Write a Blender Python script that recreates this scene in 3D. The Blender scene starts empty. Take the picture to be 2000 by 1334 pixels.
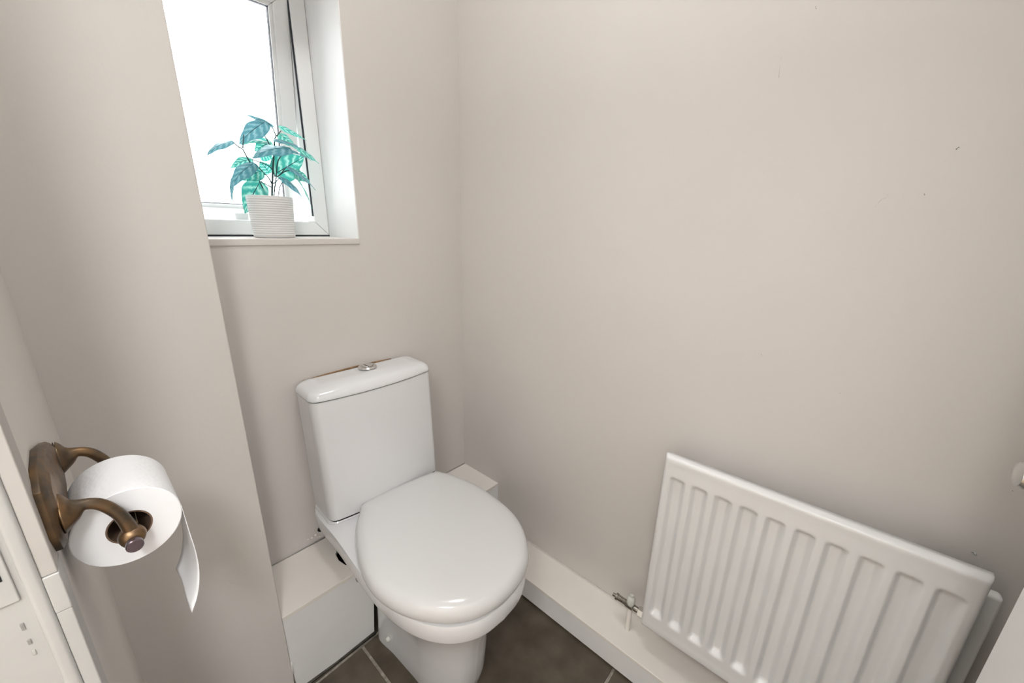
import bpy, bmesh, math, random
from mathutils import Vector, Matrix
random.seed(7)
S = bpy.context.scene
C = S.collection

# ------------------------------------------------------------------ camera
FPX = 753.325; CAMZ = 1.22
YAW, PITCH, ROLL = (math.radians(a) for a in (49.2312, 16.3363, -1.28094))
fwd = Vector((math.sin(YAW)*math.cos(PITCH), math.cos(YAW)*math.cos(PITCH), -math.sin(PITCH)))
r0 = Vector((math.cos(YAW), -math.sin(YAW), 0)); d0 = fwd.cross(r0)
cr, sr = math.cos(ROLL), math.sin(ROLL)
RT = cr*r0 + sr*d0; DN = -sr*r0 + cr*d0
cam = bpy.data.cameras.new('camera'); camo = bpy.data.objects.new('camera', cam); C.objects.link(camo)
cam.sensor_width = 36; cam.lens = 36*FPX/2000; cam.clip_start = .01
M = Matrix((RT, -DN, -fwd)).transposed().to_4x4(); M.translation = Vector((0, 0, CAMZ))
camo.matrix_world = M
S.camera = camo

# ------------------------------------------------------------------ world, exposure
W = bpy.data.worlds.new('overcast_sky'); S.world = W; W.use_nodes = True
bg = W.node_tree.nodes['Background']; bg.inputs[0].default_value = (.945, .965, 1, 1); bg.inputs[1].default_value = 8.0
S.view_settings.view_transform = 'Standard'; S.view_settings.look = 'None'
S.view_settings.exposure = 0.0; S.view_settings.gamma = 1; S.view_settings.use_curve_mapping = False
LAMP_WC, HALL_FILL = 27.0, (31.0, 62.0, 68.0)

# ------------------------------------------------------------------ frames, pixel helpers
AL = math.radians(-2.3685)                     # the back wall is not quite square to the right wall
E1 = Vector((math.cos(AL), math.sin(AL), 0)); NB = Vector((-math.sin(AL), math.cos(AL), 0))
CP = Vector((0, 0, CAMZ))
def ray(x, y): return RT*((x-1000)/FPX) + DN*((y-667)/FPX) + fwd
def on_back(x, y, d):                          # pixel on a plane parallel to the back wall -> (u, d, z)
    v = ray(x, y); t = d/NB.dot(v); P = CP+v*t
    return Vector((E1.dot(P), d, P.z))
def on_x(x, y, X): v = ray(x, y); return CP+v*(X/v.x)
def on_y(x, y, Y): v = ray(x, y); return CP+v*(Y/v.y)

# ------------------------------------------------------------------ materials
def mat(name, col, rough=.5, metal=0, spec=.5, var=0, vscale=6, bump=0, bscale=200, coat=0, col2=None):
    m = bpy.data.materials.new(name); m.use_nodes = True; nt = m.node_tree; N = nt.nodes; L = nt.links
    b = N['Principled BSDF']
    b.inputs['Base Color'].default_value = (*col, 1); b.inputs['Roughness'].default_value = rough
    b.inputs['Metallic'].default_value = metal; b.inputs['Specular IOR Level'].default_value = spec
    if coat: b.inputs['Coat Weight'].default_value = coat; b.inputs['Coat Roughness'].default_value = .06
    tc = N.new('ShaderNodeTexCoord')
    if var or col2:
        n = N.new('ShaderNodeTexNoise'); n.inputs['Scale'].default_value = vscale; n.inputs['Detail'].default_value = 6
        L.new(tc.outputs['Object'], n.inputs['Vector'])
        r = N.new('ShaderNodeValToRGB'); r.color_ramp.elements[0].position = .35; r.color_ramp.elements[1].position = .68
        c2 = col2 or tuple(min(1, c*(1+var)) for c in col); c1 = col if col2 else tuple(c*(1-var) for c in col)
        r.color_ramp.elements[0].color = (*c1, 1); r.color_ramp.elements[1].color = (*c2, 1)
        L.new(n.outputs['Fac'], r.inputs['Fac']); L.new(r.outputs['Color'], b.inputs['Base Color'])
    if bump:
        n2 = N.new('ShaderNodeTexNoise'); n2.inputs['Scale'].default_value = bscale; n2.inputs['Detail'].default_value = 3
        L.new(tc.outputs['Object'], n2.inputs['Vector'])
        bp = N.new('ShaderNodeBump'); bp.inputs['Strength'].default_value = bump; bp.inputs['Distance'].default_value = .002
        L.new(n2.outputs['Fac'], bp.inputs['Height']); L.new(bp.outputs['Normal'], b.inputs['Normal'])
    return m
WALLC = (.682, .645, .607)
m_wall = mat('warm_grey_emulsion', WALLC, .62, var=.012, vscale=3, bump=.12, bscale=90, spec=.35)
m_cream = mat('cream_painted_board', (.87, .825, .765), .5, var=.02, vscale=8, bump=.08, bscale=60)
m_white = mat('white_satin_paint', (.76, .755, .74), .38, var=.015, vscale=7, bump=.05, bscale=70)
m_chip = mat('bare_wood_grey', (.36, .35, .33), .8, var=.3, vscale=80)
m_edge = mat('shade_toned_wall_paint', (.47, .445, .415), .5, var=.03, vscale=12)  # wall paint with shade put into its colour, for the jamb edge
m_jamb = mat('shade_toned_white_gloss', (.47, .465, .445), .4, var=.03, vscale=12)  # white gloss darkened: paints in the shade of someone standing in the doorway
m_boxf = mat('grey_white_gloss_board', (.87, .865, .85), .35, var=.02, vscale=9, bump=.06, bscale=60)
m_upvc = mat('white_upvc', (.89, .89, .88), .3)
m_reveal = mat('white_reveal_paint', (.90, .895, .885), .5, bump=.05, bscale=80)
m_gasket = mat('dark_rubber_gasket', (.016, .018, .03), .6, var=.2, vscale=40)
m_ceramic = mat('white_vitreous_china', (.78, .78, .785), .10, var=.006, vscale=3, coat=.3)
m_seat = mat('white_seat_plastic', (.715, .713, .705), .16, var=.006, vscale=3)
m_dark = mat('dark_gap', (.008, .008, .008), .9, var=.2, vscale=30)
m_chrome = mat('brushed_chrome', (.72, .71, .69), .18, metal=1, var=.05, vscale=60)
m_rad = mat('white_radiator_enamel', (.78, .778, .765), .28, var=.012, vscale=9, bump=.03, bscale=40)
m_tile = mat('dark_brown_stone_tile', (.066, .052, .036), .42, col2=(.125, .102, .074), vscale=11, bump=.15, bscale=60)
m_grout = mat('pale_worn_grout', (.34, .31, .26), .85, var=.35, vscale=60, bump=.3, bscale=120)
m_oldseal = mat('orange_brown_sealant', (.30, .17, .075), .7, var=.3, vscale=60)
m_sealant = mat('dull_sealant', (.11, .10, .085), .6, var=.3, vscale=40)
m_bronze = mat('aged_bronze', (.105, .091, .073), .42, metal=1, col2=(.27, .165, .085), vscale=48)
m_bronzecap = mat('purple_brown_bronze', (.16, .125, .14), .3, metal=1, var=.15, vscale=60)
m_core = mat('brown_card_core', (.16, .10, .065), .8, var=.15, vscale=50)
m_knob = mat('satin_nickel', (.62, .62, .61), .3, metal=1, var=.05, vscale=40)
m_door = mat('white_door_paint', (.80, .79, .77), .4, var=.01, vscale=5)
m_hall = mat('hall_emulsion', (.72, .70, .67), .6, var=.01, vscale=3)
m_halfl = mat('hall_oak_floor', (.36, .24, .14), .45, var=.15, vscale=8)
m_ceil = mat('white_ceiling_paint', (.82, .82, .80), .7, var=.01, vscale=4)
m_soil = mat('dark_potting_soil', (.03, .022, .016), .9, var=.4, vscale=60)
m_stem = mat('dark_green_stem', (.03, .075, .075), .5, var=.3, vscale=40)
m_brass = mat('tarnished_plated_metal', (.36, .34, .30), .25, metal=1, var=.3, vscale=120)
m_cap = mat('pale_plastic_cap', (.66, .66, .61), .4, var=.02, vscale=30)

def m_paper_():
    m = mat('white_tissue_paper', (.86, .86, .87), .9, spec=.1); nt = m.node_tree; N = nt.nodes; L = nt.links
    b = N['Principled BSDF']; tc = N['Texture Coordinate']
    v = N.new('ShaderNodeTexVoronoi'); v.inputs['Scale'].default_value = 240; L.new(tc.outputs['Object'], v.inputs['Vector'])
    bp = N.new('ShaderNodeBump'); bp.inputs['Strength'].default_value = .35; bp.inputs['Distance'].default_value = .001
    L.new(v.outputs['Distance'], bp.inputs['Height']); L.new(bp.outputs['Normal'], b.inputs['Normal'])
    return m
m_paper = m_paper_()
m_paperend = mat('tissue_roll_end', (.86, .86, .875), .95, spec=.1, var=.006, vscale=30)

def m_glass_():
    m = bpy.data.materials.new('clear_window_glass'); m.use_nodes = True; nt = m.node_tree; N = nt.nodes; L = nt.links
    N.remove(N['Principled BSDF']); t = N.new('ShaderNodeBsdfTransparent'); t.inputs[0].default_value = (.97, .98, .98, 1)
    g = N.new('ShaderNodeBsdfGlossy'); g.inputs['Roughness'].default_value = .02
    f = N.new('ShaderNodeFresnel'); f.inputs[0].default_value = 1.45; x = N.new('ShaderNodeMixShader')
    L.new(f.outputs[0], x.inputs[0]); L.new(t.outputs[0], x.inputs[1]); L.new(g.outputs[0], x.inputs[2])
    L.new(x.outputs[0], N['Material Output'].inputs[0]); return m
m_glass = m_glass_()

def m_lamp_(name, s, col=(.985, .99, 1.0)):
    m = bpy.data.materials.new(name); m.use_nodes = True; b = m.node_tree.nodes['Principled BSDF']
    b.inputs['Base Color'].default_value = (.9, .9, .88, 1)
    b.inputs['Emission Color'].default_value = (*col, 1); b.inputs['Emission Strength'].default_value = s
    return m

def m_leaf_(name, dark, light):
    m = bpy.data.materials.new(name); m.use_nodes = True; nt = m.node_tree; N = nt.nodes; L = nt.links
    b = N['Principled BSDF']; b.inputs['Roughness'].default_value = .32
    uv = N.new('ShaderNodeUVMap'); sx = N.new('ShaderNodeSeparateXYZ'); L.new(uv.outputs[0], sx.inputs[0])
    def mth(op, a, bb=None):
        n = N.new('ShaderNodeMath'); n.operation = op
        for i, q in enumerate((a, bb)):
            if q is None: continue
            if isinstance(q, (int, float)): n.inputs[i].default_value = q
            else: L.new(q, n.inputs[i])
        return n.outputs[0]
    ax = mth('ABSOLUTE', mth('MULTIPLY', mth('SUBTRACT', sx.outputs[0], .5), 2))
    ns = N.new('ShaderNodeTexNoise'); ns.inputs['Scale'].default_value = 7; L.new(uv.outputs[0], ns.inputs['Vector'])
    ph = mth('ADD', mth('SUBTRACT', mth('MULTIPLY', sx.outputs[1], 30), mth('MULTIPLY', ax, 7)), mth('MULTIPLY', ns.outputs[0], 5))
    st = mth('ADD', mth('MULTIPLY', mth('SINE', ph), .5), .5)
    edge = mth('SUBTRACT', 1, mth('POWER', ax, 4))
    fac = mth('MULTIPLY', mth('POWER', st, 2.2), edge)
    mix = N.new('ShaderNodeMix'); mix.data_type = 'RGBA'; L.new(fac, mix.inputs[0])
    mix.inputs[6].default_value = (*dark, 1); mix.inputs[7].default_value = (*light, 1)
    rib = mth('LESS_THAN', ax, .035)
    mx2 = N.new('ShaderNodeMix'); mx2.data_type = 'RGBA'; L.new(rib, mx2.inputs[0]); L.new(mix.outputs[2], mx2.inputs[6])
    mx2.inputs[7].default_value = (.02, .06, .07, 1)
    L.new(mx2.outputs[2], b.inputs['Base Color'])
    tr = N.new('ShaderNodeBsdfTranslucent'); L.new(mx2.outputs[2], tr.inputs[0])
    ms = N.new('ShaderNodeMixShader'); ms.inputs[0].default_value = .35
    L.new(b.outputs[0], ms.inputs[1]); L.new(tr.outputs[0], ms.inputs[2]); L.new(ms.outputs[0], N['Material Output'].inputs[0])
    return m
m_leafg = m_leaf_('green_leaf', (.05, .40, .33), (.42, .80, .68))
m_leafb = m_leaf_('sky_sheen_leaf', (.10, .32, .38), (.30, .55, .60))  # bluish reflection of the sky painted into the leaf colour

# ------------------------------------------------------------------ mesh helpers
def link(name, me, m, parent=None, smooth=False, bevel=0, seg=2, sub=0, autos=False):
    o = bpy.data.objects.new(name, me); C.objects.link(o)
    if m: me.materials.append(m)
    if parent: o.parent = parent
    if smooth:
        for p in me.polygons: p.use_smooth = True
    if bevel:
        b = o.modifiers.new('bevel', 'BEVEL'); b.width = bevel; b.segments = seg; b.limit_method = 'ANGLE'; b.angle_limit = math.radians(40)
        for p in me.polygons: p.use_smooth = True
        w = o.modifiers.new('wn', 'WEIGHTED_NORMAL'); w.keep_sharp = True
    if sub:
        s = o.modifiers.new('sub', 'SUBSURF'); s.levels = sub; s.render_levels = sub
    return o
def tag(o, label=None, cat=None, group=None, kind=None):
    for k, v in (('label', label), ('category', cat), ('group', group), ('kind', kind)):
        if v: o[k] = v
    return o
def empty(name, loc=(0, 0, 0), rz=0):
    o = bpy.data.objects.new(name, None); C.objects.link(o); o.location = loc; o.rotation_euler = (0, 0, rz); o.empty_display_size = .05
    return o
def bm_mesh(bm, name):
    bmesh.ops.recalc_face_normals(bm, faces=bm.faces[:])
    me = bpy.data.meshes.new(name); bm.to_mesh(me); bm.free(); return me
def add_box(bm, x0, x1, y0, y1, z0, z1):
    vs = [bm.verts.new((x, y, z)) for z in (z0, z1) for y in (y0, y1) for x in (x0, x1)]
    for f in ((0, 1, 3, 2), (4, 6, 7, 5), (0, 4, 5, 1), (2, 3, 7, 6), (0, 2, 6, 4), (1, 5, 7, 3)): bm.faces.new([vs[i] for i in f])
def boxes(name, L_, m, parent=None, bevel=0, seg=2):
    bm = bmesh.new()
    for b in L_: add_box(bm, *b)
    return link(name, bm_mesh(bm, name), m, parent, bevel=bevel, seg=seg)
def prism(name, pts, ext, m, parent=None, bevel=0, seg=2):
    """pts: planar 3-D polygon; ext: extrusion vector"""
    bm = bmesh.new(); a = [bm.verts.new(p) for p in pts]; e = Vector(ext); b = [bm.verts.new(Vector(p)+e) for p in pts]
    n = len(a); bm.faces.new(a); bm.faces.new(b[::-1])
    for i in range(n): bm.faces.new((a[i], b[i], b[(i+1) % n], a[(i+1) % n]))
    return link(name, bm_mesh(bm, name), m, parent, bevel=bevel, seg=seg)
def loft_mesh(name, rings, cap=(True, True), closed=True):
    bm = bmesh.new(); R = [[bm.verts.new(p) for p in r] for r in rings]; n = len(R[0])
    for a, b in zip(R, R[1:]):
        for i in range(n if closed else n-1):
            j = (i+1) % n; bm.faces.new((a[i], a[j], b[j], b[i]))
    if cap[0]: bm.faces.new(R[0][::-1])
    if cap[1]: bm.faces.new(R[-1])
    return bm_mesh(bm, name)
def frame_for(t):
    t = t.normalized(); a = Vector((0, 0, 1)) if abs(t.z) < .9 else Vector((1, 0, 0))
    x = t.cross(a).normalized(); return x, x.cross(t).normalized()
def crom(pts, n):
    """Catmull-Rom through points (any length), n samples per span"""
    P = [Vector(p) for p in pts]; P = [2*P[0]-P[1]]+P+[2*P[-1]-P[-2]]; out = []
    for i in range(1, len(P)-2):
        for k in range(n):
            t = k/n; a, b, c, d = P[i-1:i+3]
            out.append(.5*((2*b)+(c-a)*t+(2*a-5*b+4*c-d)*t*t+(3*b-a-3*c+d)*t**3))
    out.append(P[-2]); return out
def tube_mesh(name, pts, rad, seg=10, cap=True, flat=None):
    pts = [Vector(p) for p in pts]
    if not hasattr(rad, '__len__'): rad = [rad]*len(pts)
    rings = []; px = None
    for i, p in enumerate(pts):
        t = (pts[min(i+1, len(pts)-1)]-pts[max(i-1, 0)]).normalized()
        if px is None: x, y = frame_for(t)
        else: x = (px-t*px.dot(t)).normalized(); y = t.cross(x)
        px = x; r = rad[i]; rx, ry = (r, r) if not hasattr(r, '__len__') else r
        rings.append([p+x*rx*math.cos(2*math.pi*k/seg)+y*ry*math.sin(2*math.pi*k/seg) for k in range(seg)])
    return loft_mesh(name, rings, (cap, cap))
def tube(name, pts, rad, m, parent=None, seg=10):
    return link(name, tube_mesh(name, pts, rad, seg), m, parent, smooth=True)
def lathe(name, prof, m, parent=None, axis='Z', origin=(0, 0, 0), seg=32, cap=(True, True)):
    o_ = Vector(origin)
    def P(r, h, k):
        a = 2*math.pi*k/seg; c, s = r*math.cos(a), r*math.sin(a)
        return o_+Vector({'Z': (c, s, h), 'Y': (c, h, s), 'X': (h, c, s)}[axis])
    me = loft_mesh(name, [[P(r, h, k) for k in range(seg)] for r, h in prof], cap)
    o = link(name, me, m, parent, smooth=True)
    w = o.modifiers.new('edge', 'EDGE_SPLIT'); w.split_angle = math.radians(38)
    return o

# ------------------------------------------------------------------ room dimensions (metres)
XW = .947; XL = -.058; YP = .895; XP = .2065*YP; YN = -.42; ZC = 2.40
DB = 1.105; DL = .911; HL = .2675; HB = .0925; XB = .8168
yb = lambda X: (DB-NB.x*X)/NB.y                       # back wall Y at X
YJ = .486; YH = -.272                                 # doorway in the left wall, between jamb faces
USIDE, UL, ZS, ZT = .529, .120, 1.183, 1.852           # window opening

# ------------------------------------------------------------------ floor
fl = boxes('floor', [(XL-.11, XW+.12, YN-.12, 1.40, -.10, -.0035)], m_grout); tag(fl, kind='structure')
def tile_mesh(w, h):
    bm = bmesh.new(); add_box(bm, 0, w, 0, h, -.009, 0); me = bm_mesh(bm, 'floor_tile')
    return me
gx = [XL-.10, .367, XW]; gy = [YN, .2885, .8885, 1.06]
tcache = {}
for i in range(2):
    for j in range(3):
        g = .0042
        w, h = gx[i+1]-gx[i]-2*g, gy[j+1]-gy[j]-2*g
        o = link('floor_tile', tile_mesh(w, h), m_tile, fl, bevel=.0012, seg=1); o.location = (gx[i]+g, gy[j]+g, 0)

# ------------------------------------------------------------------ walls
def back_obj(o): o.rotation_euler = (0, 0, AL); return o
DE = 1.375
wb = back_obj(boxes('wall_back', [(-.25, UL, DB, DE, -.1, ZC), (USIDE, 1.02, DB, DE, -.1, ZC),
                                  (UL, USIDE, DB, DE, -.1, ZS-.016), (UL, USIDE, DB, DE, ZT, ZC)], m_wall)); tag(wb, kind='structure')
wr = boxes('wall_right', [(XW, XW+.12, YN-.12, 1.30, -.1, ZC)], m_wall); tag(wr, kind='structure')
wl = boxes('wall_left', [(XL-.10, XL, YJ+.03, 1.30, -.1, ZC), (XL-.10, XL, YN-.12, YH-.03, -.1, ZC), (XL-.10, XL, YH-.03, YJ+.03, 2.03, ZC)], m_wall)
tag(wl, kind='structure')
wp = boxes('wall_pier', [(XL-.01, XP, YP, 1.103, 0, ZC)], m_wall, bevel=.003); tag(wp, kind='structure')
wn = boxes('wall_near', [(XL-.10, XW+.12, YN-.12, YN, -.1, ZC)], m_wall); tag(wn, kind='structure')
ce = boxes('ceiling', [(-1.45, XW+.12, -1.35, 1.45, ZC, ZC+.1)], m_ceil); tag(ce, kind='structure')
# hall outside the doorway, behind the photographer
hf = boxes('floor', [(-1.40, XL-.11, -1.30, 1.40, -.1, 0)], m_halfl); tag(hf, kind='structure')
hw = boxes('wall_hall', [(-1.45, -1.40, -1.35, 1.45, -.1, ZC), (-1.45, XL-.10, -1.35, -1.30, -.1, ZC), (-1.45, XL-.10, 1.40, 1.45, -.1, ZC),
                         (XL-.10, XL-.06, -1.35, YN-.12, -.1, ZC)], m_hall); tag(hw, kind='structure')

# ------------------------------------------------------------------ boxing behind the toilet (ledge) and along the right wall
t1 = back_obj(empty('trim_1')); t1['kind'] = 'structure'
u0 = .1465; u1 = XW*E1.x+.9*E1.y+.012
top = .012
prism('ledge_top_board', [(u0, DL-.001, HL-top), (.352, DL-.001, HL-top), (.350, .935, HL-top), (.330, .955, HL-top), (.3235, .985, HL-top), (.3265, 1.015, HL-top), (.345, 1.035, HL-top), (.345, DB, HL-top), (u0, DB, HL-top)], (0, 0, top), m_cream, t1, bevel=.001)
boxes('ledge_top_board', [(.632, u1+.02, DL-.001, DB, HL-top, HL)], m_cream, t1, bevel=.0015)
prism('ledge_front_board', [(u0, DL, 0.001), (.3745, DL, .001), (.3835, DL, .125), (.3810, DL, .150), (.372, DL, .190), (.358, DL, .215), (.340, DL, .230), (.337, DL, .245), (.350, DL, HL-top), (u0, DL, HL-top)], (0, .012, 0), m_boxf, t1, bevel=.0008)
prism('ledge_front_board', [(u1+.02, DL, 0.001), (.5905, DL, .001), (.5835, DL, .146), (.608, DL, .215), (.630, DL, HL-top), (u1+.02, DL, HL-top)], (0, .012, 0), m_boxf, t1, bevel=.0008)
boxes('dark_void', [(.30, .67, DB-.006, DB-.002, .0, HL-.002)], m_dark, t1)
tube('sealant_bead', [(u0, DL-.001, .002), (.378, DL-.001, .002)], .006, m_sealant, t1, 8)
t2 = empty('trim_2'); t2['kind'] = 'structure'
YE = (DL-NB.x*XB)/NB.y
boxes('boxing_top_board', [(XB-.0015, XW, YN, YE+.012, HB-.010, HB)], m_cream, t2, bevel=.0015)
boxes('boxing_front_board', [(XB, XB+.010, YN, YE, .008, HB-.010)], m_boxf, t2, bevel=.0008)
boxes('boxing_plinth_gap', [(XB+.004, XB+.009, YN, YE, -.002, .008)], m_sealant, t2)
# pale sealant runs along wall joints
jm = []
for k in range(10): jm.append((XW-.002, YE-(YE-YN)*k/9, HB+.0005+.0006*math.sin(k*2.3)))
tube('sealant_bead', jm, .0032, m_wall, t2, 8)
tube('sealant_bead', [(.63, DB-.002, HL+.001), (u1-.012, DB-.002, HL+.001)], .003, m_wall, t1, 8)
tube('sealant_bead', [(u0, DB-.002, HL+.001), (.33, DB-.002, HL+.001)], .003, m_wall, t1, 8)
tube('filler_bead', [(u0+.003, DL-.002, .001), (u0+.003, DL-.002, .11)], .006, m_cream, t1, 8)

# ------------------------------------------------------------------ window
w1 = back_obj(empty('window_1')); w1['kind'] = 'structure'
FD = 1.300
boxes('window_sill', [(UL, USIDE, DB-.0035, FD+.02, ZS-.016, ZS)], m_wall, w1, bevel=.002)
boxes('reveal_lining', [(USIDE-.003, USIDE+.0, DB-.001, FD+.07, ZS, ZT)], m_reveal, w1)
boxes('reveal_lining', [(UL, UL+.003, DB-.001, FD+.07, ZS, ZT)], m_reveal, w1)
boxes('reveal_lining', [(UL+.003, USIDE-.003, DB-.001, FD+.07, ZT-.003, ZT)], m_reveal, w1)
FW = .040; zb_ = ZS+.002
ua, ub_ = UL+.003, USIDE-.003
FR0, FR1 = FD, FD+.06
boxes('frame_gasket', [(ua, ub_, FD+.001, FD+.05, ZS, ZS+.0035)], m_gasket, w1)
def mitre(name, a, b, w, d0, d1, zlo, zhi, m, par, which, bev=.003):
    """one side of a rectangular frame a..b x zlo..zhi with mitred ends"""
    P = {'bottom': [(a, zlo), (b, zlo), (b-w, zlo+w), (a+w, zlo+w)], 'top': [(a, zhi), (a+w, zhi-w), (b-w, zhi-w), (b, zhi)],
         'left': [(a, zlo), (a+w, zlo+w), (a+w, zhi-w), (a, zhi)], 'right': [(b, zlo), (b, zhi), (b-w, zhi-w), (b-w, zlo+w)]}[which]
    return prism(name, [(x, d0, z_) for x, z_ in P], (0, d1-d0, 0), m, par, bevel=bev)
for s in ('bottom', 'top', 'left', 'right'):
    mitre('frame_rail' if s in ('bottom', 'top') else 'frame_stile', ua, ub_, FW, FR0, FR1, ZS+.0035, ZT-.003, m_upvc, w1, s)
# bead line on the inner face of the frame
boxes('frame_gasket', [(ub_-FW-.0030, ub_-FW, FD+.006, FD+.012, ZS+.06, ZT-.05)], m_gasket, w1)
# sash, hung at the top and pushed open at the bottom
HZ = ZT-.045; OPEN = math.radians(8.2)
sash = empty('sash', (0, FR1-.030, HZ)); sash.parent = w1; sash.rotation_euler = (OPEN, 0, 0)
sa, sb, sl, sh = ua+FW-.004, ub_-FW-.001, (ZS+FW-.004)-HZ, .012
SW = .038
for s in ('bottom', 'top', 'left', 'right'):
    mitre('sash_rail' if s in ('bottom', 'top') else 'sash_stile', sa, sb, SW, -.024, .030, sl, sh, m_upvc, sash, s)
    mitre('glazing_bead', sa+SW-.001, sb-SW+.001, .010, -.018, -.004, sl+SW-.001, sh-SW+.001, m_upvc, sash, s, .002)
    mitre('glazing_gasket', sa+SW+.008, sb-SW-.008, .0022, -.012, .0, sl+SW+.008, sh-SW-.008, m_gasket, sash, s, 0)
boxes('pane', [(sa+SW, sb-SW, .002, .006, sl+SW, sh-SW)], m_glass, sash)
sc_ = on_back(470, 421, 1.345)
boxes('window_stay', [(sc_.x-.016, sc_.x+.016, FD+.030, FD+.040, ZS+FW+.004, ZS+FW+.022), (sc_.x-.012, sc_.x-.006, FD+.030, FD+.075, ZS+FW+.010, ZS+FW+.014)], m_upvc, w1, bevel=.002)

# ------------------------------------------------------------------ door lining (far jamb) and door
t3 = empty('trim_3'); t3['kind'] = 'structure'
X0 = XL-.10
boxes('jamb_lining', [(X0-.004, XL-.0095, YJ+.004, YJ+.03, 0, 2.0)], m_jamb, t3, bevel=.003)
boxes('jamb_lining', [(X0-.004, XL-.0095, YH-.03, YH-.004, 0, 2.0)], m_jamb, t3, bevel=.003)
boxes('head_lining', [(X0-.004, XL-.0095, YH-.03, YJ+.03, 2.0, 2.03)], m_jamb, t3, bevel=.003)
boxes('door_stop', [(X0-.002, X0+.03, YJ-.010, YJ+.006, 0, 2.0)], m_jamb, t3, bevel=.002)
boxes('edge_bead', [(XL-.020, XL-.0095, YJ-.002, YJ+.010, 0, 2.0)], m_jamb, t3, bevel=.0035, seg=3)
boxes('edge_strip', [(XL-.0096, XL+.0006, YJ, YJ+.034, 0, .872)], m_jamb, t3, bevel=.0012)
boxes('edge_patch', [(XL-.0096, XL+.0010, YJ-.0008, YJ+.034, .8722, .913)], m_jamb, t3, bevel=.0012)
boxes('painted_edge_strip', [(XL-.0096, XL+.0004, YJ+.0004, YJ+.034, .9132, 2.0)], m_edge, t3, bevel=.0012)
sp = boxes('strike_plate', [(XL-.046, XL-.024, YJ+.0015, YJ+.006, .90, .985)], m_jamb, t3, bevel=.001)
boxes('latch_hole', [(XL-.042, XL-.0285, YJ+.001, YJ+.0022, .925, .948)], m_dark, sp)
for zz, hh in ((.868, .008), (.851, .006), (.838, .006)):
    boxes('paint_chip', [(XL-.030, XL-.0275, YJ+.0032, YJ+.0045, zz, zz+hh)], m_chip, t3, bevel=.0008)

dr = empty('door_1', (XL-.002, YH, 0), math.radians(3.2)); dr['kind'] = 'structure'
LEN = .742; TH = .036
boxes('door_leaf', [(0, LEN, -TH, 0, .008, 1.98)], m_door, dr, bevel=.002)
for (a, b, c, d) in ((.11, .33, .25, .88), (.41, .63, .25, .88), (.11, .33, 1.06, 1.82), (.41, .63, 1.06, 1.82)):
    pm = boxes('door_panel', [(a, b, -.001, .005, c, d)], m_door, dr, bevel=.004)
kx = .632-(XL-.002); 
k = lathe('door_knob', [(.0001, .0545), (.009, .0542), (.0130, .0520), (.0150, .047), (.0150, .030), (.0125, .022), (.0085, .018), (.0085, .004)], m_knob, dr, 'Y', (kx+.012, 0, .975), 28)
lathe('knob_rose', [(.024, .0), (.024, .004), (.018, .007), (.0086, .0072)], m_knob, k, 'Y', (kx+.012, 0, .975), 28)
for zz in (.25, 1.0, 1.75):
    tube('hinge', [(0, .004, zz-.04), (0, .004, zz+.04)], .006, m_knob, dr, 10)

# ------------------------------------------------------------------ ceiling lamps outside the frame; the three in the hall are added fill light
def ceiling_lamp(loc, r, s, label):
    t = empty('ceiling_lamp', loc)
    lathe('base_ring', [(r*.9, 0), (r*1.04, 0), (r*1.04, -.02), (r*.98, -.026)], m_white, t, 'Z')
    lathe('diffuser', [(r*.98, -.012), (r*.96, -.035), (r*.8, -.052), (r*.4, -.062), (.001, -.064)], m_lamp_('lit_opal_diffuser', s), t, 'Z', seg=24, cap=(False, True))
    tag(t, label, 'lamp'); return t
ceiling_lamp((.38, .48, ZC), .15, LAMP_WC, 'round flush opal ceiling lamp above the toilet')
ceiling_lamp((-.80, -.25, ZC), .22, HALL_FILL[0], 'added round opal fill lamp on the hall ceiling facing the toilet doorway')
ceiling_lamp((-.60, 1.05, ZC), .22, HALL_FILL[1], 'added round opal fill lamp on the hall ceiling behind the wall of the roll holder')
ceiling_lamp((-.45, -.95, ZC), .22, HALL_FILL[2], 'added round opal fill lamp on the hall ceiling behind the hinge side of the door')

# ------------------------------------------------------------------ toilet
UA = .485
T = empty('toilet', E1*UA+NB*.72, AL)
tag(T, 'white close-coupled toilet with its lid closed and dual flush button', 'toilet')
def loc(u, d, z_): return Vector((u-UA, d-.72, z_))
def ring(ctrl, z_, n=7):
    """closed smooth outline from half-outline control points [(half width, d)...] back to front, mirrored"""
    R = [(w, d) for w, d in ctrl]; full = [(-w, d) for w, d in R[::-1]]
    pts = crom([Vector((w, d, 0)) for w, d in R], n)
    left = [Vector((-p.x, p.y, 0)) for p in pts[::-1]]
    out = pts+left[1:]
    return [loc(UA+p.x, p.y, z_) for p in out]
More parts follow.
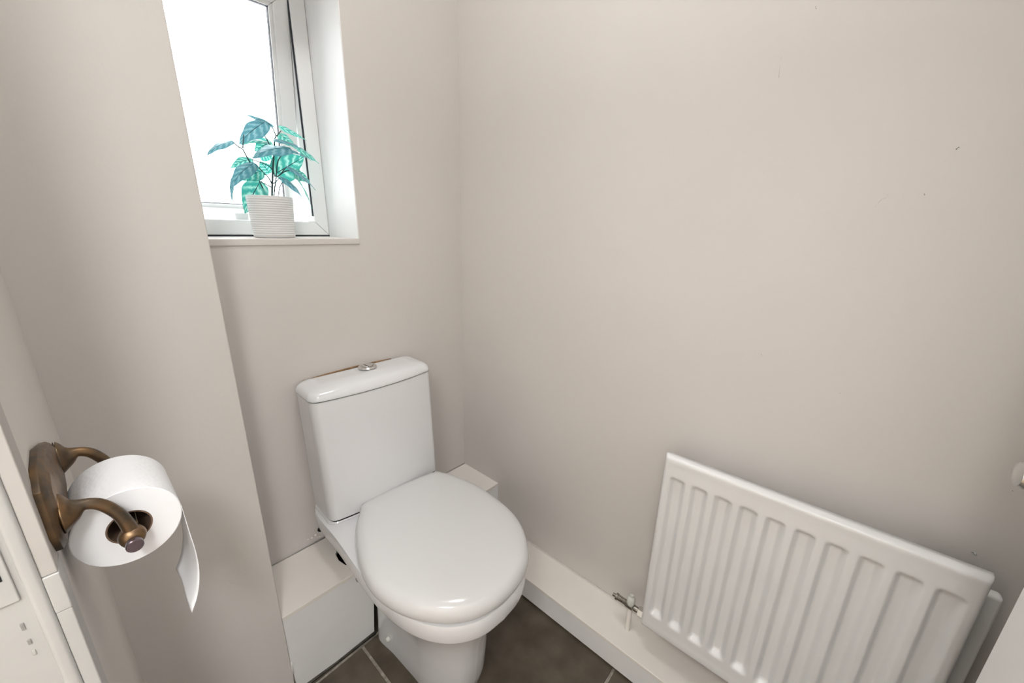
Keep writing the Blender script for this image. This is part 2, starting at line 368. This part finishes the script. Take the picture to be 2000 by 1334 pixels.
# pan: control = back centre edge -> side -> front centre
def pr(bw, bd, mw, md, fw, fd, tip):
    n_ = 2.4 if tip < .5 else 2.2; out = [(0, bd), (bw*.6, bd), (bw, bd-.012), ((bw+mw)/2, (bd+md)/2)]
    for k_ in range(0, 8):
        a = math.pi/2*k_/7; out.append((mw*max(0, math.cos(a))**(2/n_), md-(md-tip)*math.sin(a)**(2/n_)))
    out[-1] = (0, tip); return out
LV = [(.000, pr(.108, .902, .094, .72, .076, .64, .576)),
      (.006, pr(.108, .902, .095, .72, .077, .64, .573)),
      (.060, pr(.105, .902, .094, .71, .080, .63, .560)),
      (.140, pr(.102, .902, .093, .71, .083, .63, .552)),
      (.200, pr(.112, .925, .100, .71, .089, .62, .546)),
      (.250, pr(.136, .965, .122, .76, .108, .61, .530)),
      (.300, pr(.155, 1.01, .146, .76, .128, .60, .512)),
      (.335, pr(.164, 1.050, .160, .76, .144, .59, .496)),
      (.354, pr(.174, 1.068, .174, .75, .160, .59, .478)),
      (.3565, pr(.178, 1.078, .186, .74, .176, .59, .463)), (.360, pr(.179, 1.080, .188, .74, .178, .59, .460)), (.364, pr(.180, 1.081, .189, .74, .179, .59, .459)),
      (.400, pr(.182, 1.085, .192, .74, .182, .59, .457)),
      (.408, pr(.180, 1.083, .189, .74, .179, .59, .461)),
      (.410, pr(.172, 1.075, .180, .74, .168, .59, .472))]
pan = link('pan', loft_mesh('pan', [ring(c, z_) for z_, c in LV]), m_ceramic, T, smooth=True)
pan.modifiers.new('e', 'EDGE_SPLIT').split_angle = math.radians(36)
# shelf under the cistern
def rrect(u0, u1, d0, d1, r, z_, n=6, bow=0):
    out = []
    for cx, cy, a0 in ((u1-r, d1-r, 0), (u0+r, d1-r, 90), (u0+r, d0+r, 180), (u1-r, d0+r, 270)):
        for k_ in range(n+1):
            a = math.radians(a0+90*k_/n); out.append([cx+r*math.cos(a), cy+r*math.sin(a)])
        if a0 == 180 and bow:
            for k_ in range(1, 12):
                t_ = k_/12; out.append([u0+r+(u1-u0-2*r)*t_, d0])
    if bow:
        m_ = (u0+u1)/2; h_ = (u1-u0)/2
        for p in out:
            if p[1] < (d0+d1)/2: p[1] -= bow*(1-((p[0]-m_)/h_)**2)
    return [loc(x, y, z_) for x, y in out]
def wnorm(o, ang=60):
    o.modifiers.new('edge', 'EDGE_SPLIT').split_angle = math.radians(ang)
    w = o.modifiers.new('wn', 'WEIGHTED_NORMAL'); w.mode = 'FACE_AREA'; w.weight = 50
pad = [rrect(.309, .666, .966, 1.090, .020, .404, 6, .018), rrect(.307, .668, .963, 1.092, .022, .414, 6, .019), rrect(.311, .664, .967, 1.088, .020, .4195, 6, .019)]
o = link('pan_shelf', loft_mesh('pan_shelf', pad), m_ceramic, T, smooth=True); wnorm(o, 45)
# cistern body with a gently bowed front
def cis(a, z_, i=0): return rrect(.309+i-.006*a, .669-i-.002*a, .962+.016*a+i, 1.094-i*.5, .019, z_, 7, .019+.001*a)
b_ = [cis(0, .4205, .006), cis(0, .422, .002), cis(0, .425)]+[cis(k_/8, .425+.351*k_/8) for k_ in range(1, 9)]+[cis(1, .7785, .002), cis(1, .780, .006)]
cb = link('cistern', loft_mesh('cistern', b_), m_ceramic, T, smooth=True); wnorm(cb)
link('shadow_joint', loft_mesh('shadow_joint', [cis(1, .7785, .0030), cis(1, .7835, .0030)]), m_dark, T)
link('shadow_joint', loft_mesh('shadow_joint', [cis(0, .4160, .0030), cis(0, .4225, .0030)]), m_dark, T)
def lidr(i, z_, c=0):
    R = rrect(.301+i, .669-i, .976+i, 1.100-i*.6, max(.008, .023-i*.3), z_, 7, max(.008, .021-i*.1))
    for p in R: p.z += c*(1-((p.x+UA-.485)/.19)**2)
    return R
cl = [lidr(.003, .7815), lidr(.0005, .7822), lidr(0, .784), lidr(.0006, .789), lidr(.0028, .7945, .001), lidr(.0060, .7985, .003), lidr(.010, .8012, .006), lidr(.016, .8032, .008), lidr(.026, .8045, .0095), lidr(.040, .8052, .0105), lidr(.052, .8055, .011)]
cld = link('cistern_lid', loft_mesh('cistern_lid', cl), m_ceramic, T, smooth=True); wnorm(cld)
tube('brown_sealant_line', [loc(.330+.030*k_, 1.1020, .7965+.0085*(1-((.330+.030*k_-.485)/.19)**2)) for k_ in range(10)], .0026, m_oldseal, T, 6)
# dual flush button
bo = loc(.494, 1.051, .8142)
fb = lathe('flush_button', [(.0265, 0), (.0265, .002), (.0235, .0050), (.0185, .0055), (.0180, .0040)], m_chrome, T, 'Z', bo, 36)
def half_disc(name, a0, a1, r, h):
    pts = [bo+Vector((r*math.cos(a0+(a1-a0)*k_/14), r*math.sin(a0+(a1-a0)*k_/14), .0042)) for k_ in range(15)]
    return prism(name, pts, (0, 0, h), m_chrome, fb, bevel=.0008)
half_disc('flush_half', math.radians(115), math.radians(255), .0165, .0030)
half_disc('flush_half', math.radians(262), math.radians(468), .0165, .0042)
# seat and lid (sitting a little askew on the hinges)
CT = [(.376, .932), (.331, .864), (.295, .765), (.286, .668), (.312, .577), (.372, .498), (.445, .461), (.533, .461), (.614, .500), (.678, .604), (.690, .765), (.668, .872), (.651, .915), (.632, .935), (.520, .952), (.404, .956)]
cc = Vector((.492, .70))
def cring(s, z_, off=0, n=6):
    P = [Vector((cc.x+(x-cc.x)*s, cc.y+(y-cc.y)*s, 0)) for x, y in CT]
    Q = [P[-1]]+P+[P[0], P[1]]; full = []
    for i in range(1, len(P)+1):
        a_, b_, c_, d_ = Q[i-1:i+3]
        for k_ in range(n):
            t_ = k_/n; full.append(.5*((2*b_)+(c_-a_)*t_+(2*a_-5*b_+4*c_-d_)*t_*t_+(3*b_-a_-3*c_+d_)*t_**3))
    return [loc(p.x, p.y, z_) for p in full]
lid = [cring(.955, .413), cring(.985, .4135), cring(.996, .418), cring(1.0, .426), cring(.995, .436), cring(.975, .446), cring(.94, .4525), cring(.88, .4570), cring(.75, .4605), cring(.5, .4640), cring(.2, .4655), cring(.03, .466)]
lo = link('toilet_lid', loft_mesh('toilet_lid', lid), m_seat, T, smooth=True); lo.modifiers.new('e', 'EDGE_SPLIT').split_angle = math.radians(55)
se = link('toilet_seat', loft_mesh('toilet_seat', [cring(.93, .409), cring(.95, .4105), cring(.95, .414)]), m_seat, T, smooth=True)
for u_ in (.455, .585):
    tube('seat_hinge', [loc(u_-.02, .945, .425), loc(u_+.02, .943, .425)], .010, m_seat, T, 12)
# side fixing cap
cp = on_back(755, 1242, .80); 
bc = lathe('fixing_cap', [(.011, 0), (.011, -.006), (.0075, -.0065), (.0075, -.014), (.0055, -.017), (.0005, -.0175)], m_cap, T, 'X', loc(.3905, .832, .045), 20)

# ------------------------------------------------------------------ radiator
RX = .840; RY0, RY1, RZ0, RZ1 = -.262, .2425, .194, .7195
Rr = empty('radiator', (XW, (RY0+RY1)/2, HB)); tag(Rr, 'white enamelled panel radiator with vertical flutes on the wall', 'radiator')
def rl(X, Y, Z): return Vector((X-XW, Y-(RY0+RY1)/2, Z-HB))
NG = 10; NZ = 44; NYs = 240
ys = [RY0+(RY1-RY0)*i/NYs for i in range(NYs+1)]
zs = [RZ0+(RZ1-RZ0)*j/NZ for j in range(NZ+1)]
zs = sorted(set(round(q, 5) for q in [RZ0, RZ1]+[RZ0+.004*i for i in range(1, 22)]+[RZ1-.004*i for i in range(1, 22)]+[RZ0+.084+(RZ1-RZ0-.168)*j/12 for j in range(13)]))
pitch = (RY1-RY0-.022)/NG
def sm(a, b, x): t_ = min(1, max(0, (x-a)/(b-a))); return t_*t_*(3-2*t_)
def rdepth(y, z_):
    p = (RY1-.014-y)/pitch; f_ = p-math.floor(p)
    if p < 0 or p > NG: g_ = 0
    else: g_ = sm(.06, .30, f_)*(1-sm(.56, .86, f_))
    zz = sm(RZ0+.052, RZ0+.066, z_)*(1-sm(RZ1-.062, RZ1-.050, z_))
    e = min(y-RY0, RY1-y, z_-RZ0, RZ1-z_); rr = .009
    edge = rr-math.sqrt(max(0, rr*rr-(rr-min(e, rr))**2))
    lip = .0008*sm(RZ1-.026, RZ1-.010, z_)+.0012*(1-sm(RZ0+.018, RZ0+.034, z_))
    return .0145*g_*zz+edge*1.0-lip*(1 if e > .004 else .4)
bm = bmesh.new(); G = [[bm.verts.new(rl(RX+rdepth(y, z_), y, z_)) for y in ys] for z_ in zs]
for j in range(len(zs)-1):
    for i in range(NYs): bm.faces.new((G[j][i], G[j][i+1], G[j+1][i+1], G[j+1][i]))
# return edges
loop = [G[0][i] for i in range(NYs+1)]+[G[j][NYs] for j in range(1, len(zs))]+[G[-1][i] for i in range(NYs-1, -1, -1)]+[G[j][0] for j in range(len(zs)-2, 0, -1)]
bk_ = [bm.verts.new((RX+.022-XW, v.co.y, v.co.z)) for v in loop]
for i in range(len(loop)):
    j = (i+1) % len(loop); bm.faces.new((loop[i], loop[j], bk_[j], bk_[i]))
bm.faces.new(bk_)
link('front_panel', bm_mesh(bm, 'front_panel'), m_rad, Rr, smooth=True)
o = boxes('rear_panel', [(RX+.050-XW, RX+.072-XW, rl(0, RY0-.031, 0).y, rl(0, RY1-.03, 0).y, RZ0+.01-HB, RZ1-.058-HB)], m_rad, Rr, bevel=.006, seg=3)
for Y in (RY0+.08, RY1-.08):
    boxes('wall_bracket', [(RX+.070-XW, -.001, rl(0, Y-.012, 0).y, rl(0, Y+.012, 0).y, RZ0+.05-HB, RZ1-.06-HB)], m_rad, Rr, bevel=.002)
    for za, zb in ((RZ0+.02, RZ0+.05), (RZ1-.07, RZ1-.045)):
        boxes('water_way', [(RX+.018-XW, RX+.054-XW, rl(0, Y-.012, 0).y, rl(0, Y+.012, 0).y, za-HB, zb-HB)], m_rad, Rr, bevel=.003)
# lockshield valve at the far bottom corner
VX = RX+.042
V = empty('radiator_valve', (VX, RY1+.045, HB)); tag(V, 'tarnished radiator valve with pale plastic cap beside the white radiator', 'valve')
vz = .184-HB
yv = lambda y: y-(RY1+.045)
lathe('union_nut', [(.006, yv(RY1-.012)), (.012, yv(RY1-.010)), (.012, yv(RY1+.004)), (.015, yv(RY1+.006)), (.015, yv(RY1+.020)), (.010, yv(RY1+.022))], m_chrome, V, 'Y', (0, 0, vz), 6)
lathe('valve_body', [(.0085, yv(RY1+.020)), (.0085, yv(RY1+.034)), (.011, yv(RY1+.036)), (.011, yv(RY1+.056)), (.0085, yv(RY1+.060)), (.0085, yv(RY1+.082)), (.0105, yv(RY1+.083)), (.0105, yv(RY1+.089)), (.005, yv(RY1+.090)), (.005, yv(RY1+.099))], m_brass, V, 'Y', (0, 0, vz), 16)
lathe('valve_cap', [(.010, .006), (.0115, .012), (.0115, .026), (.009, .031), (.0055, .033), (.0055, .039), (.001, .040)], m_cap, V, 'Z', (0, 0, vz), 20)
lathe('tail_pipe', [(.0075, -vz+.0), (.0075, -.006)], m_cream, V, 'Z', (0, 0, vz), 14)

# ------------------------------------------------------------------ toilet roll holder and roll
HY0, HY1, HZc = .500, .690, .950
RXc, RZc, RR, RC = -.0085, .8955, .0445, .0185
Hh = empty('toilet_roll_holder', (XL, .595, HZc)); tag(Hh, 'aged bronze toilet roll holder with two curved arms on the wall', 'roll holder')
def hl(X, Y, Z): return Vector((X-XL, Y-.595, Z-HZc))
oct_ = [(.512, .918), (.545, .911), (.645, .911), (.688, .928), (.690, .953), (.652, .976), (.578, .999), (.530, .999), (.503, .986), (.500, .940)]
def plate_ring(s, X): 
    cy, cz = .592, .955
    return [hl(X, cy+(y-cy)*(1-s/.095), cz+(z_-cz)*(1-s/.044)) for y, z_ in oct_]
link('back_plate', loft_mesh('back_plate', [plate_ring(0, XL), plate_ring(0, XL+.005), plate_ring(.005, XL+.0085), plate_ring(.009, XL+.0085), plate_ring(.012, XL+.0105)]), m_bronze, Hh, bevel=.0008)
def arm(Y, tipdy):
    c = crom([(XL+.008, Y, HZc-.003), (XL+.016, Y, HZc-.003), (XL+.026, Y, HZc-.002), (XL+.036, Y+tipdy*.3, HZc-.009), (XL+.045, Y+tipdy*.7, HZc-.026), (RXc-.0005, Y+tipdy, RZc+.011), (RXc, Y+tipdy, RZc+.003)], 5)
    n = len(c); rr = []
    for i in range(n):
        t_ = i/(n-1); rr.append(.0205-.0150*sm(0, .34, t_)+.0014*sm(.6, 1, t_))
    return tube('arm', [hl(*p) for p in c], rr, m_bronze, Hh, 14)
aN = arm(.527, .0); aF = arm(.664, .0)
for a_, Y, s in ((aN, .527, -1), (aF, .664, 1)):
    lathe('arm_boss', [(.0005, -.0105), (.006, -.0095), (.0102, -.006), (.0116, 0), (.0102, .006), (.006, .0095), (.0005, .0105)], m_bronze, a_, 'Y', hl(RXc, Y, RZc-.002), 20)
    lathe('end_cap', [(.0052, 0), (.0050, s*.013), (.0072, s*.0150), (.0072, s*.0195), (.0064, s*.0205)], m_bronzecap, a_, 'Y', hl(RXc, Y, RZc-.003), 20)
tube('spindle', [hl(RXc, .527, RZc), hl(RXc, .664, RZc)], .007, m_bronze, Hh, 14)
PR = empty('toilet_roll', (RXc, .59, RZc-RR)); tag(PR, 'white embossed toilet roll with a loose hanging sheet on bronze arms', 'toilet roll')
RZL = RR
lathe('paper_body', [(RC, -.047), (RR-.0008, -.047), (RR, -.0462), (RR, .0462), (RR-.0008, .047), (RC, .047), (RC, -.047)], m_paper, PR, 'Y', (0, 0, RZL), 72, (False, False))
lathe('roll_end', [(RC+.0002, -.0472), (RR-.001, -.0472)], m_paperend, PR, 'Y', (0, 0, RZL), 72, (False, False))
lathe('card_core', [(RC-.0012, -.0474), (RC+.0003, -.0474), (RC+.0003, .0474), (RC-.0012, .0474), (RC-.0012, -.0474)], m_core, PR, 'Y', (0, 0, RZL), 48, (False, False))
# hanging tail
prof = crom([Vector((a, b, 0)) for a, b in ((RR+.0002, .0), (RR+.0005, -.012), (.0457, -.040), (.0465, -.075), (.0440, -.105), (.0375, -.132), (.0290, -.152))], 5)
bm = bmesh.new(); rows = []
for i, p in enumerate(prof):
    t_ = i/(len(prof)-1)
    rows.append([bm.verts.new((p.x+.0007*math.sin(k_*.9+t_*3)*t_, -.0465+.093*k_/8*(1-.12*t_*t_), RZL+p.y+.012*t_*t_*k_/8)) for k_ in range(9)])
for a, b in zip(rows, rows[1:]):
    for k_ in range(8): bm.faces.new((a[k_], a[k_+1], b[k_+1], b[k_]))
o = link('hanging_sheet', bm_mesh(bm, 'hanging_sheet'), m_paperend, PR, smooth=True); so = o.modifiers.new('thick', 'SOLIDIFY'); so.thickness = .0004

# ------------------------------------------------------------------ plant on the sill
PD = 1.195
pc = on_back(538, 466, PD); PU = pc.x
pot = empty('potted_plant', E1*PU+NB*PD+Vector((0, 0, ZS)), AL); tag(pot, 'blue-green leafy plant in a white ribbed pot on the window sill', 'potted plant')
PH = .103; prof = [(.0005, .001), (.046, .001), (.0475, .003)]
NR = 17
for k_ in range(NR):
    z0 = .005+(PH-.010)*k_/NR; z1 = .005+(PH-.010)*(k_+1)/NR; rb = .0478+.0042*(k_+.5)/NR
    for q in range(4):
        t_ = q/4; prof.append((rb+.0011*math.sin(math.pi*t_), z0+(z1-z0)*t_))
prof += [(.0520, PH-.004), (.0522, PH-.001), (.0510, PH), (.0490, PH-.001), (.0485, PH-.02)]
m_pot = mat('matt_white_ceramic', (.72, .715, .70), .45, var=.01, vscale=20)
lathe('pot_wall', prof, m_pot, pot, 'Z', (0, 0, 0), 56, (True, False))
lathe('soil', [(.0484, PH-.022), (.030, PH-.017), (.0005, PH-.015)], m_soil, pot, 'Z', (0, 0, 0), 32, (False, True))

pl = pot
def pz(zx, zy, dd=0):                                 # position in the plant crop -> local point at depth PD+dd
    q = on_back(390+zx/4.764, 200+zy/4.764, PD+dd); return Vector((q.x-PU, dd, q.z-ZS))
def leaf(base, tip, width, m, face=(0, -1, .3), arch=.12, fold=.15, heart=.05, side=0):
    """blade from base to tip, `face` = the way its upper surface looks"""
    A = Vector(base); B = Vector(tip); ax = B-A; L_ = ax.length; ax.normalize()
    nrm = Vector(face); nrm = (nrm-ax*nrm.dot(ax)).normalized(); sd = ax.cross(nrm).normalized()
    NV, NU = 14, 6; bm = bmesh.new(); uvl = bm.loops.layers.uv.new('UVMap'); g = []
    for j in range(NV+1):
        t_ = j/NV; w = math.sin(math.pi*min(1, t_)**.62)**.85*(1-.35*t_**3) if 0 < t_ < 1 else .0
        w = max(w, .02); row = []
        for i in range(-NU//2, NU//2+1):
            s = i/(NU/2); back = heart*abs(s)*max(0, 1-t_*4)*width
            wav = .025*width*math.sin(t_*15+s*2)*abs(s)
            p = A+ax*(L_*t_-back)+sd*(s*w*width/2+side*L_*math.sin(math.pi*t_)*.5)+nrm*(arch*L_*(math.sin(math.pi*t_*.9)*.6-t_*t_*.25)-fold*abs(s)*w*width*.5+wav)
            row.append((bm.verts.new(p), (s*.5+.5, t_)))
        g.append(row)
    for a, b in zip(g, g[1:]):
        for i in range(NU):
            q = (a[i], a[i+1], b[i+1], b[i]); f_ = bm.faces.new([v for v, _ in q])
            for lp, (_, uvc) in zip(f_.loops, q): lp[uvl].uv = uvc
    me = bpy.data.meshes.new('leaf'); bm.to_mesh(me); bm.free()
    return link('leaf', me, m, pl, smooth=True)
px_ = .103/ (4.764*85)                                  # metres per crop pixel at the pot
G_, B_ = m_leafg, m_leafb
LEAVES = [  # base, tip (crop px), depth offsets, width px, material, facing, arch
 ((690, 225), (420, 108), 0, .0, 52, B_, (.3, -.9, .5), .06),
 ((612, 178), (362, 392), -.01, .0, 175, B_, (-.5, -.7, .6), .10),
 ((302, 360), (60, 495), -.02, -.03, 85, B_, (-.3, -.5, 1), .14),
 ((662, 378), (368, 398), .03, .03, 80, G_, (0, -.5, 1), .22),
 ((665, 370), (508, 452), .045, .045, 130, G_, (-.3, -1, .3), .10),
 ((735, 290), (898, 430), .01, .0, 130, G_, (.3, -.8, .6), .10),
 ((730, 222), (992, 352), .03, .05, 55, G_, (.3, -.9, .5), .06),
 ((842, 432), (480, 522), -.035, -.05, 150, B_, (0, -.55, 1), .18),
 ((665, 345), (1008, 478), -.02, -.02, 85, B_, (.2, -.5, 1), .22),
 ((895, 420), (1112, 570), .02, .03, 95, G_, (.5, -.8, .7), .10),
 ((820, 440), (1040, 545), -.03, -.04, 60, B_, (.2, -.5, 1), .14),
 ((700, 665), (978, 500), .02, .03, 215, G_, (.1, -1, -.1), .05),
 ((650, 660), (560, 545), .04, .045, 120, G_, (0, -1, .1), .05),
 ((485, 530), (285, 610), .02, .02, 105, G_, (-.3, -.8, .7), .16),
 ((505, 565), (285, 800), -.02, -.03, 140, B_, (-.6, -.7, .6), .16),
 ((585, 640), (355, 725), -.01, -.01, 120, G_, (-.2, -.9, .4), .14),
 ((565, 735), (418, 1035), .0, .02, 185, G_, (-.5, -1, .25), .12),
 ((800, 588), (1080, 815), -.04, -.05, 95, B_, (.5, -.6, .7), .14),
 ((748, 690), (962, 888), -.03, -.045, 95, B_, (.5, -.7, .6), .12),
 ((880, 650), (1025, 735), .01, .01, 100, G_, (.3, -1, .3), .08),
 ((868, 640), (1048, 990), -.01, -.02, 62, G_, (.9, -.6, .4), .10),
 ((300, 700), (302, 930), .0, .0, 48, B_, (-1, -.4, .3), .06),
 ((560, 470), (690, 520), .05, .05, 110, G_, (0, -1, .2), .04)]
for b0, t0, db_, dt_, w_, m_, fc, ar in LEAVES:
    leaf(pz(*b0, db_), pz(*t0, dt_), w_*px_*(1.55 if fc[2] >= .9 else 1.3), m_, fc, ar)
def stem(pts, r0_=.0016, r1_=.0011):
    P = crom([pz(x, y, d) for x, y, d in pts], 5); n = len(P)
    tube('stem', P, [r0_+(r1_-r0_)*i/(n-1) for i in range(n)], m_stem, pl, 7)
stem([(640, 940, 0), (620, 870, 0), (510, 640, -.01), (400, 435, -.02)], .0019, .0014)
stem([(400, 435, -.02), (405, 370, -.015), (410, 300, -.01)])
stem([(400, 435, -.02), (350, 405, -.02), (302, 360, -.02)])
stem([(672, 945, 0), (672, 870, 0), (680, 640, 0), (690, 480, -.005), (700, 330, 0)], .0028, .0018)
stem([(700, 330, 0), (708, 310, 0), (670, 225, 0), (612, 178, -.008)])
stem([(708, 320, 0), (735, 290, .01), (757, 262, .03)])
stem([(688, 940, 0), (690, 870, 0), (712, 690, 0), (735, 530, -.02), (842, 432, -.035)], .0018)
stem([(735, 940, 0), (733, 870, 0), (745, 790, -.01), (772, 738, -.02)], .0013)
stem([(672, 760, 0), (640, 700, -.01), (585, 645, -.01), (520, 570, -.02)])
stem([(668, 790, 0), (640, 775, -.008), (570, 738, .0)])
stem([(672, 755, 0), (700, 745, -.01), (748, 700, -.03)])
stem([(700, 690, 0), (740, 680, -.02), (800, 610, -.04)])
stem([(700, 690, 0), (690, 660, .01), (640, 590, .02), (485, 530, .02)])
stem([(712, 700, 0), (800, 640, 0), (870, 640, -.005)])
stem([(690, 480, 0), (610, 320, .03), (550, 280, .03)])

# ------------------------------------------------------------------ small paint blemishes on the walls
def wall_mark(pix, r, m=m_wall, par=wr):
    pts = [on_x(x, y, XW+.0001) for x, y in pix]
    return tube('paint_blemish', pts, r, m, par, 5)
wall_mark([(1527, 110), (1523, 135), (1521, 152)], .0005)
wall_mark([(1497, 316), (1494, 328), (1491, 340)], .0004)
wall_mark([(1709, 404), (1716, 394), (1722, 388), (1730, 386), (1735, 380), (1727, 378)], .0006)
wall_mark([(1867, 292), (1873, 287)], .0011)
wall_mark([(1805, 378), (1806, 381)], .0009, m_chip)
wall_mark([(1593, 13), (1594, 18)], .0008, m_chip)
wall_mark([(1640, 765), (1641, 768)], .0009)
wall_mark([(1484, 690), (1488, 694)], .0006)
wall_mark([(1897, 1077), (1903, 1079), (1906, 1084)], .0019, m_white)
wall_mark([(1930, 1108), (1945, 1116), (1962, 1121)], .0005)
wall_mark([(1975, 957), (1978, 959)], .0009)
# broken plaster beside the pan
hole = on_back(627, 1033, DB-.001)
lathe('plaster_hole', [(.0110, .002), (.0095, -.0012), (.0005, -.0018)], m_dark, wb, 'Y', hole, 11, (False, True))
for x, y, r in ((617, 1045, .0045), (624, 1047, .0035), (610, 1050, .004), (602, 1053, .003)):
    q = on_back(x, y, DB-.003); lathe('plaster_crumb', [(.0004, -r*.8), (r*.8, -r*.4), (r, 0), (r*.8, r*.5), (.0004, r*.8)], m_cream, wb, 'Z', q, 7)
